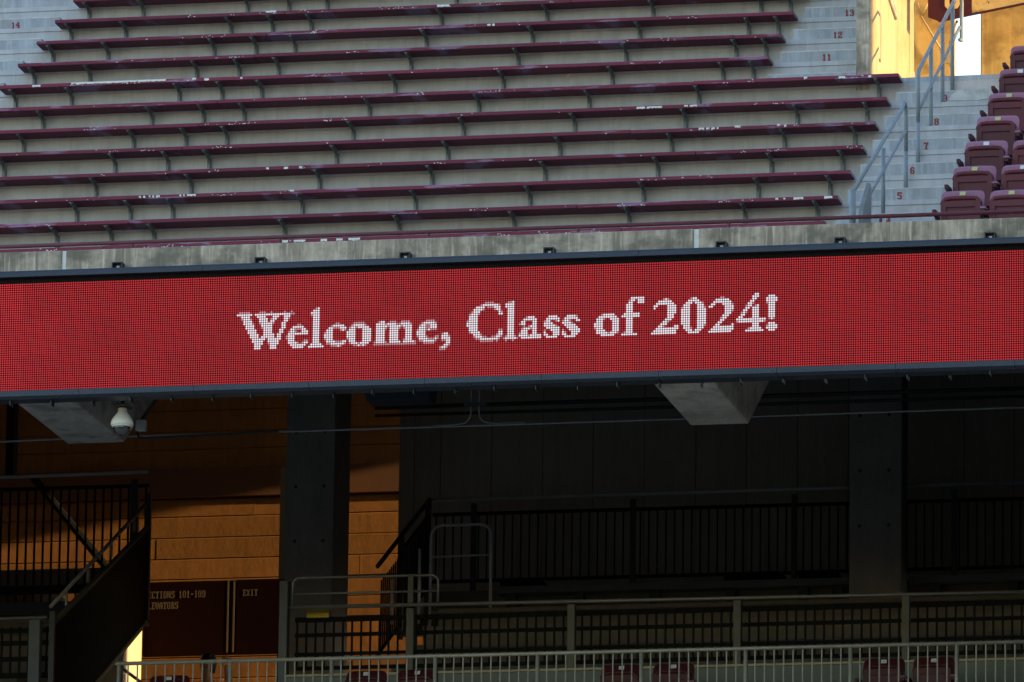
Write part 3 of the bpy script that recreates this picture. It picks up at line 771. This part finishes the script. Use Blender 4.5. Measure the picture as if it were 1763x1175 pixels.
for r_ in range(13):
    for c in range(8):
        piece(bm3, 'brick', bk, (-9.2 + c * .2 + (.1 if r_ % 2 else 0) * (1 if c < 7 else 0) - (0 if c < 7 else .005), 17.40 + rng.uniform(0, .006), -2.42 + r_ * .062))
tag(MB().tube([(-9.75, 16, .72), (-8.75, 16, -.48)], .05, 8).build('diagonal_brace', M['black'], pivot=(-9, 16, 0)), 'dark diagonal steel brace behind the black pickets on the left', 'brace')
tag(MB().box(-10.16, -10.06, 16.2, 16.4, .78, 3.39).build('steel_hanger', M['black'], pivot=(-10, 16, .78)), 'dark steel hanger at the far left above the black railing', 'hanger')
tag(MB().box(-6.66, -6.58, 16.3, 16.38, -3.64, .80).build('steel_post', M['steel'], pivot=(-6.6, 16, -3.6)), 'thin black upright post above the EXIT end of the sign', 'post')
tag(MB().box(-8.64, -8.26, 15.0, 15.85, -3.64, -1.0).build('sunlit_pier', M['pier'], pivot=(-8.5, 15, -3.6), bevel=.01), 'concrete pier with one side blazing in sun under the dark stair', 'pier')

# ------------------------------------------------------------------ direction sign
sg = thing('direction_sign', 'dark maroon direction sign reading SECTIONS 101-109 ELEVATORS and EXIT', 'sign', (-7.4, 16, -1.56))
MB().box(-8.285, -7.235, 15.98, 16.06, -1.58, -.66).build('sign_panel', M['sign'], sg)
MB().box(-7.105, -6.45, 15.98, 16.06, -1.58, -.655).build('sign_panel', M['sign'], sg)
MB().box(-7.234, -7.106, 15.99, 16.05, -1.58, -.66).build('centre_panel', M['sign'], sg)
MB().box(-7.225, -7.205, 15.975, 15.989, -1.56, -.67).build('stripe', M['letter'], sg)
MB().box(-7.150, -7.130, 15.975, 15.989, -1.56, -.67).build('stripe', M['letter'], sg)
text_mb('SECTIONS 101-109', -8.280, 15.977, -.865, .088, .47, 1.1).build('lettering', M['letter'], sg)
text_mb('ELEVATORS', -8.280, 15.977, -1.00, .088, .47, 1.1).build('lettering', M['letter'], sg)
text_mb('EXIT', -7.03, 15.977, -.862, .082, .50, 1.1).build('lettering', M['letter'], sg)

# ------------------------------------------------------------------ person walking below the sign
def skin_body(name, pts, edges, mt, parent):
    me = bpy.data.meshes.new(name)
    o = org(parent)
    me.from_pydata([(p[0][0] - o.x, p[0][1] - o.y, p[0][2] - o.z) for p in pts], edges, [])
    ob = bpy.data.objects.new(name, me); C.objects.link(ob); ob.parent = parent; ORG[ob.name] = o
    ob.modifiers.new('skin', 'SKIN')
    for v, p in zip(me.skin_vertices[0].data, pts):
        v.radius = p[1] if isinstance(p[1], tuple) else (p[1], p[1])
    me.skin_vertices[0].data[0].use_root = True
    sb = ob.modifiers.new('sub', 'SUBSURF'); sb.levels = 2; sb.render_levels = 2
    me.materials.append(mt)
    return ob
px_, py_, pz_ = -7.08, 14.5, -3.65
pr = thing('person', 'dark haired person in a light shirt with one hand raised, below the sign', 'person', (px_, py_, pz_))
def P(x, y, z): return (px_ + x, py_ + y, pz_ + z)
pts = [(P(0, 0, .95), (.15, .11)), (P(0, 0, 1.15), (.13, .10)), (P(0, .01, 1.36), (.16, .105)), (P(0, 0, 1.47), (.065, .06)), (P(0, -.01, 1.56), .055), (P(0, -.015, 1.665), (.078, .095)), (P(0, -.01, 1.735), (.06, .07)),
       (P(-.18, 0, 1.40), .055), (P(-.23, .02, 1.12), .042), (P(-.22, -.08, .90), .033), (P(-.22, -.12, .82), (.04, .02)),
       (P(.18, 0, 1.40), .055), (P(.27, -.08, 1.30), .042), (P(.27, -.12, 1.54), .032), (P(.255, -.12, 1.64), (.04, .02)),
       (P(-.09, 0, .86), .085), (P(-.10, -.03, .48), .058), (P(-.10, .03, .09), .042), (P(-.10, -.12, .04), .036),
       (P(.09, 0, .86), .085), (P(.10, -.06, .49), .058), (P(.10, .12, .10), .042), (P(.10, -.02, .04), .036)]
ed = [(0, 1), (1, 2), (2, 3), (3, 4), (4, 5), (5, 6), (2, 7), (7, 8), (8, 9), (9, 10), (2, 11), (11, 12), (12, 13), (13, 14), (0, 15), (15, 16), (16, 17), (17, 18), (0, 19), (19, 20), (20, 21), (21, 22)]
skin_body('body', pts, ed, M['skin'], pr)
hr = MB().lathe([(.02, .125), (.075, .105), (.098, .05), (.103, -.01), (.095, -.06), (.085, -.12), (.06, -.13), (.02, -.13)], P(0, .02, 1.69), 14).build('hair', M['hair'], pr, smooth=True)
sh = [(P(0, 0, .90), (.165, .125)), (P(0, 0, 1.15), (.15, .12)), (P(0, .01, 1.35), (.175, .12)), (P(0, 0, 1.44), (.085, .08)), (P(-.19, 0, 1.40), .07), (P(-.23, .01, 1.20), .06), (P(.19, 0, 1.40), .07), (P(.25, -.05, 1.32), .058)]
skin_body('shirt', sh, [(0, 1), (1, 2), (2, 3), (2, 4), (4, 5), (2, 6), (6, 7)], M['shirt'], pr)
tr = [(P(0, 0, .93), (.16, .12)), (P(-.09, 0, .84), .10), (P(-.10, -.03, .48), .072), (P(-.10, .03, .12), .06), (P(.09, 0, .84), .10), (P(.10, -.06, .49), .072), (P(.10, .12, .13), .06)]
skin_body('trousers', tr, [(0, 1), (1, 2), (2, 3), (0, 4), (4, 5), (5, 6)], M['trouser'], pr)
fc = MB().lathe([(.0, -.012), (.010, -.010), (.012, 0), (.006, .02), (.0, .022)], P(0, -.108, 1.655), 8).build('nose', M['skin'], pr, smooth=True)
ey = MB()
for sx in (-.03, .03): ey.lathe([(.0, -.008), (.009, 0), (.0, .008)], P(sx, -.100, 1.685), 8)
ey.build('eyes', M['hair'], pr, smooth=True)
MB().box(px_ - .022, px_ + .022, py_ - .107, py_ - .098, pz_ + 1.612, pz_ + 1.620).build('mouth', M['brick'], pr)
fg = MB()
for k, (dx, ln) in enumerate(((-.032, .065), (-.012, .08), (.010, .085), (.030, .07))):
    fg.tube([P(.255 + dx, -.12, 1.665), P(.255 + dx * 1.1, -.125, 1.665 + ln * .6), P(.255 + dx * 1.1, -.14, 1.665 + ln)], .0095, 6)
fg.tube([P(.225, -.12, 1.63), P(.195, -.125, 1.66), P(.185, -.135, 1.69)], .010, 6)
fg.build('fingers', M['skin'], pr, smooth=True)

# ------------------------------------------------------------------ black railings of the upper walkway
def picket_mesh(h, w=.0085, mt='black'):
    return MB().box(-w, w, -w, w, 0, h).mesh('picket', M[mt])
rr = thing('walkway_railing', 'long black picket railing with handrail in front of the dark wall', 'railing', (0, 11.7, -1.72))
Y = 11.72
MB().tube([(-3.72, Y - .06, -.62), (4.19, Y - .06, -.60)], .022, 10).build('handrail', M['conduit'], rr, smooth=True)
MB().box(-3.70, 4.19, Y - .02, Y + .02, -.80, -.765).build('top_bar', M['black'], rr)
MB().box(-3.70, 4.19, Y - .02, Y + .02, -1.60, -1.565).build('bottom_bar', M['black'], rr)
for x in (-3.21, -1.31, .60, 2.48): MB().box(x - .03, x + .03, Y - .03, Y + .03, -1.72, -.66).build('post', M['steel'], rr)
pk = picket_mesh(.765)
for k in range(77):
    x = -3.66 + k * .1016
    if min(abs(x - q) for q in (-3.21, -1.31, .60, 2.48, 4.3)) > .045: piece(pk, 'picket', rr, (x, Y, -1.565))
MB().prism([(11.40, -1.80), (11.62, -1.80), (11.62, -1.72), (11.40, -1.72)], -2.85, 1.33).build('edge_channel', M['post_grey'], rr)
MB().prism([(11.40, -1.80), (11.62, -1.80), (11.62, -1.72), (11.40, -1.72)], 2.0, 4.19).build('edge_channel', M['post_grey'], rr)
eb = MB().box(-.06, .06, 0, .14, -.22, 0).mesh('edge_bracket', M['steel'])
for x in (-2.7, -1.9, -1.0, -.1, .75, 1.15, 2.3, 3.2): piece(eb, 'edge_bracket', rr, (x, 11.47, -1.801))
# sloping end of that railing
sr = thing('stair_railing', 'black railing sloping down into the passage right of the orange gap', 'railing', (-3.72, 10.3, -2.7))
MB().tube([(-3.72, 11.60, -.62), (-3.72, 8.95, -1.93)], .026, 10).build('handrail', M['steel'], sr, smooth=True)
MB().tube([(-3.72, 11.60, -.80), (-3.72, 10.05, -1.57)], .02, 8).build('top_bar', M['black'], sr, smooth=True)
MB().tube([(-3.72, 11.60, -1.66), (-3.72, 9.0, -2.95)], .02, 8).build('bottom_bar', M['black'], sr, smooth=True)
for y in (11.55, 10.15): MB().box(-3.75, -3.69, y - .03, y + .03, -2.9 + (y - 9) * .3, -.63 - (11.6 - y) * .494).build('post', M['steel'], sr)
pk2 = picket_mesh(.82)
for k in range(24):
    y = 11.5 - k * .1016
    piece(pk2, 'picket', sr, (-3.72, y, -1.66 - (11.6 - y) * .496))
# left railing and its stair
lr = thing('walkway_railing', 'black picket railing of the walkway on the far left', 'railing', (-8, 9.7, -1.7))
Y = 9.72
MB().tube([(-13, Y - .04, -.66), (-6.63, Y - .04, -.60)], .02, 10).build('handrail', M['conduit'], lr, smooth=True)
MB().box(-13, -6.62, Y - .02, Y + .02, -.775, -.735).build('top_bar', M['black'], lr)
MB().box(-13, -6.62, Y - .02, Y + .02, -2.0, -1.90).build('bottom_bar', M['black'], lr)
MB().box(-13, -6.70, Y - .05, Y + .05, -2.25, -2.10).build('edge_channel', M['blue'], lr)
for x in (-6.79, -8.7): MB().box(x - .045, x + .045, Y - .03, Y + .03, -2.1, -.68).build('post', M['steel'], lr)
pk3 = picket_mesh(1.125, .011)
for k in range(40):
    piece(pk3, 'picket', lr, (-6.66 - k * .1016, Y, -1.90))
pk4 = picket_mesh(.10, .011)
for k in range(40):
    piece(pk4, 'picket', lr, (-6.66 - k * .1016, Y, -2.10))
ls = thing('stair_railing', 'dense black picket railing of the left stair with a glinting handrail', 'railing', (-6.62, 7.7, -3.4))
X = -6.627
dz = (-.97 + 2.94) / (9.70 - 5.65)
MB().tube([(X - .03, 9.72, -.97), (X - .03, 5.65, -2.94)], .022, 10).build('handrail', M['front'], ls, smooth=True)  # paler rail colour stands in for the sunlit glint
zt = lambda y: -1.24 - (9.70 - y) * .4646
zbm = lambda y: -2.30 - (9.82 - y) * .507
MB().prism([(9.72, zt(9.72) - .03), (5.66, zt(5.66) - .03), (5.66, zt(5.66) + .015), (9.72, zt(9.72) + .015)], X - .025, X + .025).build('top_bar', M['post'], ls)
MB().prism([(9.78, zbm(9.78) - .02), (5.66, zbm(5.66) - .02), (5.66, zbm(5.66) + .02), (9.78, zbm(9.78) + .02)], X - .03, X + .03).build('bottom_bar', M['ledge'], ls)
for k in range(62):
    y = 9.70 - k * .0655
    MB().box(X - .006, X + .006, y - .026, y + .026, zbm(y), zt(y)).build('picket', M['black'], ls)
MB().box(X - .03, X + .03, 9.70, 9.76, -2.4, -.85).build('post', M['steel'], ls)
MB().box(X - .03, X + .03, 5.60, 5.66, -4.4, -3.0).build('post', M['steel'], ls)
hbk = MB().box(-.012, .012, -.02, .02, -.16, 0).mesh('rail_bracket', M['handrail'])
for y in (9.2, 8.2, 7.2, 6.3): piece(hbk, 'rail_bracket', ls, (X - .03, y, -.97 - (9.72 - y) * dz - .015))
# arched stair rail
al = thing('arched_handrail', 'arched grey tube handrail standing in front of the black pickets', 'handrail', (-3.07, 10.4, -2.36))
xa_, xb_, za_ = -3.425, -2.715, -1.31
pts = [(xa_, 10.4, -2.36), (xa_, 10.4, za_)] + [(xa_ + .13 - .13 * math.cos(R(a)), 10.4, za_ + .13 * math.sin(R(a))) for a in (22, 45, 67, 90)] + [(xb_ - .13 + .13 * math.sin(R(a)), 10.4, za_ + .13 * math.cos(R(a))) for a in (0, 22, 45, 67, 90)] + [(xb_, 10.4, -2.36)]
MB().tube(pts, .018, 8).build('arch', M['rail_dim'], al, smooth=True)
MB().tube([(xa_, 10.4, -1.55), (xb_, 10.4, -1.54)], .012, 8).build('cross_tube', M['rail_dim'], al, smooth=True)
for lab, x, z1 in (('short grey tube post between the long rail and the sloping railing', -3.67, -1.98), ('taller grey tube post beside the arched handrail', -3.355, -1.63)):
    tag(MB().tube([(x, 9.5, -2.5), (x, 9.5, z1)], .018, 8).build('tube_post', M['rail_dim'], smooth=True, pivot=(x, 9.5, -2.5)), lab, 'post')
for lab, x0, x1, z0, z1 in (('low black equipment case behind the pickets near the arched handrail', -2.95, -2.45, -1.72, -1.52), ('low black equipment case behind the pickets, middle one', -.28, .40, -1.72, -1.50), ('low black equipment case beside the right column', .60, 1.05, -1.72, -1.50)):
    t = thing('equipment_case', lab, 'case', ((x0 + x1) / 2, 12.2, z0), 'black cases on the walkway')
    MB().box(x0, x1, 12.0, 12.4, z0 + .03, z1).build('case_body', M['black'], t, bevel=.02)
    for x in (x0 + .06, x1 - .06): MB().box(x - .02, x + .02, 12.05, 12.35, z0, z0 + .03).build('foot', M['steel'], t)

# ------------------------------------------------------------------ long middle rail, black picket panel
mr = thing('middle_railing', 'long grey rail on thick tan posts with black pickets behind', 'railing', (0, 5.7, -3.8))
MB().tube([(-3.96, 5.7, -3.01), (6.4, 5.7, -3.055)], .022, 10).build('top_rail', M['handrail'], mr, smooth=True)
for x in (-2.59, -.79, 1.05, 2.9, 4.75): MB().box(x - .042, x + .042, 5.65, 5.75, -3.79, -3.06).build('post', M['post'], mr, bevel=.008)
MB().box(-4.06, -3.965, 5.63, 5.77, -4.9, -2.72).build('end_post', M['post_grey'], mr, bevel=.01)
fr = [(-3.92, 5.69, -3.0), (-3.92, 5.69, -2.73), (-3.875, 5.69, -2.685), (-2.34, 5.69, -2.69), (-2.285, 5.69, -2.735), (-2.285, 5.69, -3.0)]
MB().tube(fr, .017, 8).build('raised_frame', M['handrail'], mr, smooth=True)
MB().tube([(-3.92, 5.69, -2.865), (-2.285, 5.69, -2.868)], .014, 8).build('raised_bar', M['handrail'], mr, smooth=True)
MB().box(-2.62, -2.56, 5.66, 5.72, -3.0, -2.69).build('raised_post', M['post'], mr)
pn = thing('picket_panel', 'low black picket panel behind the long grey rail', 'railing', (0, 6.0, -3.7))
for z0, z1 in ((-3.125, -3.07), (-3.29, -3.25), (-3.50, -3.465), (-3.66, -3.62)):
    MB().box(-3.96, 6.4, 5.985, 6.015, z0, z1).build('bar', M['black'], pn)
pk5 = picket_mesh(.57, .0105)
for k in range(100): piece(pk5, 'picket', pn, (-3.93 + k * .1032, 5.972, -3.65))
tag(MB().box(-3.82, -3.57, 5.94, 5.955, -3.085, -2.995).build('yellow_sign', M['yellow'], pivot=(-3.7, 5.95, -3.08)), 'small plain yellow sign hung on the railing below the raised frame', 'sign')
ml = thing('middle_railing', 'short grey rail on a post at the lower left edge', 'railing', (-7.2, 5.6, -3.8))
MB().tube([(-9.5, 5.6, -3.10), (-6.68, 5.6, -3.07)], .02, 10).build('top_rail', M['handrail'], ml, smooth=True)
MB().box(-6.875, -6.745, 5.54, 5.66, -4.9, -3.10).build('post', M['post_grey'], ml, bevel=.01)
pl = thing('picket_panel', 'black picket panel at the lower left corner', 'railing', (-7.2, 5.85, -3.8))
for z0, z1 in ((-3.19, -3.14), (-3.33, -3.28), (-3.51, -3.46), (-3.70, -3.64)):
    MB().box(-9.5, -6.68, 5.835, 5.865, z0, z1).build('bar', M['black'], pl)
for k in range(28): piece(pk5, 'picket', pl, (-6.74 - k * .1032, 5.822, -3.70))
lw = thing('terrace_wall', 'low green grey wall with a tan ledge behind the front seats', 'wall', (0, 5.6, -4.9))
MB().box(-3.96, 6.4, 5.55, 5.90, -4.9, -3.82).build('wall_face', M['lower_wall'], lw)
MB().box(-3.96, 6.4, 5.53, 5.92, -3.818, -3.79).build('ledge', M['ledge'], lw, bevel=.005)

# ------------------------------------------------------------------ front railing and seats
fl = thing('front_railing', 'pale front picket railing along the bottom of the photo', 'railing', (0, 4, -4.9))
MB().tube([(-5.46, 4, -3.91), (6.2, 4, -3.91)], .021, 10).build('top_rail', M['front'], fl, smooth=True)
fx = [-5.43, -4.19, -3.07, -1.93, -.81, .32, 1.45, 2.58, 3.72, 4.86, 6.0]
for x in fx: MB().tube([(x, 4, -4.9), (x, 4, -3.925)], .022, 10).build('post', M['front'], fl, smooth=True)
pk6 = MB().tube([(0, 0, 0), (0, 0, .87)], .0085, 6).mesh('picket', M['front'])
for a, b in zip(fx, fx[1:]):
    k = max(2, round((b - a) / .1025))
    for j in range(1, k): piece(pk6, 'picket', fl, (a + (b - a) * j / k, 4, -4.785))
MB().tube([(-5.43, 4, -4.79), (6.2, 4, -4.79)], .014, 8).build('bottom_rail', M['front'], fl, smooth=True)
MB().tube([(-5.46, 4, -3.91), (-5.46, 5.1, -3.92)], .018, 8).build('return_rail', M['front'], fl, smooth=True)
FL = [('left of the passage under the sign', -5.07), ('left of the pair below the raised frame', -2.87), ('right of the pair below the raised frame', -2.30), ('left one of the pair at bottom centre', -.05), ('right one of the pair at bottom centre', .52), ('left one of the pair at bottom right', 2.81), ('right one of the pair at bottom right', 3.35)]
for lab, x in FL:
    seat('dark red folding seat behind the front rail, %s' % lab, x, 4.75, -3.90 - .735, 'dark red seats behind the front railing', LOW, left_arm=True)

# ------------------------------------------------------------------ cables, conduits, camera under the display
tag(MB().tube([(-6.9, 2.2, -1.82), (-5.4, 2.2, -1.79), (-3.2, 2.2, -1.79), (-.6, 2.2, -1.785), (1.3, 2.2, -1.78), (4.7, 2.2, -1.765), (6.4, 2.2, -1.76)], .011, 6).build('cable', M['cable'], smooth=True, pivot=(0, 2.2, -1.8)), 'thin cable strung right across below the red display', 'cable')
for lab, z, r_ in (('upper dark pipe running along the ceiling behind the cable', -.73, .024), ('lower dark pipe running along the ceiling behind the cable', -.82, .018)):
    tag(MB().tube([(-3.1, 6, z), (6.4, 6, z)], r_, 8).build('ceiling_pipe', M['steel'], smooth=True, pivot=(1, 6, z)), lab, 'pipe')
cd = thing('conduit_drop', 'pair of thin conduits dropping from the display and curving along the cable', 'conduit', (-1.15, 2.2, -1.8))
MB().tube([(-1.19, 2.2, -1.0), (-1.19, 2.2, -1.66), (-1.205, 2.2, -1.71), (-1.25, 2.2, -1.755), (-1.34, 2.2, -1.77), (-1.6, 2.2, -1.772)], .008, 6).build('left_conduit', M['cable'], cd, smooth=True)
MB().tube([(-1.10, 2.2, -1.0), (-1.10, 2.2, -1.66), (-1.085, 2.2, -1.71), (-1.04, 2.2, -1.75), (-.95, 2.2, -1.765), (-.6, 2.2, -1.768)], .008, 6).build('right_conduit', M['cable'], cd, smooth=True)
MB().box(-1.26, -1.03, 2.17, 2.23, -1.575, -1.545).build('clamp', M['blue'], cd)
hm = thing('hanging_box', 'dark blue box hung from the ceiling under the display', 'box', (-2.4, 4, -.95))
MB().prism([(-2.76, -.93), (-2.72, -1.11), (-2.02, -1.11), (-1.99, -.93)], 3.9, 4.2, 'y').build('box_body', M['blue'], hm, bevel=.01)
MB().tube([(-2.6, 4.05, -.93), (-2.6, 4.05, -.2)], .01, 6).tube([(-2.15, 4.05, -.93), (-2.15, 4.05, -.2)], .01, 6).build('hanger_rods', M['steel'], hm)
dc = thing('dome_camera', 'white dome security camera hanging below the display on the left', 'camera', (-4.065, -1.3, -2.5))
c0 = (-4.065, -1.3, -2.25)
MB().tube([(-4.065, -1.3, -2.0), (-4.065, -1.3, -2.25)], .022, 10).build('stem', M['steel'], dc, smooth=True)
MB().lathe([(.040, 0), (.046, -.005), (.048, -.045), (.055, -.05), (.085, -.09), (.110, -.13), (.118, -.165), (.112, -.185), (.098, -.190)], c0, 28).build('housing', M['cam_white'], dc, smooth=True)
MB().lathe([(.095, -.190), (.092, -.215), (.080, -.245), (.058, -.268), (.030, -.28), (.004, -.283)], c0, 24).build('smoked_dome', M['glass'], dc, smooth=True)
MB().lathe([(.098, -.188), (.102, -.192), (.100, -.200), (.094, -.200)], c0, 28).build('trim_ring', M['plate'], dc, smooth=True)
MB().prism([(-4.14, -2.226), (-3.99, -2.226), (-4.0, -2.243), (-4.13, -2.243)], -1.42, -1.18, 'y').build('mount_plate', M['steel'], dc)
jb = thing('junction_box', 'small dark junction box with conduit right of the dome camera', 'junction box', (-4.72, 1.9, -1.74))
MB().box(-4.76, -4.65, 1.88, 1.96, -1.80, -1.68).build('box_body', M['conduit'], jb, bevel=.01)
MB().tube([(-4.75, 1.92, -1.80), (-4.73, 1.92, -1.86), (-4.68, 1.92, -1.875), (-3.2, 1.92, -1.845)], .014, 8).build('conduit', M['steel'], jb, smooth=True)
MB().tube([(-4.70, 1.92, -1.68), (-4.45, 1.92, -1.35)], .015, 8).build('riser_conduit', M['steel'], jb, smooth=True)
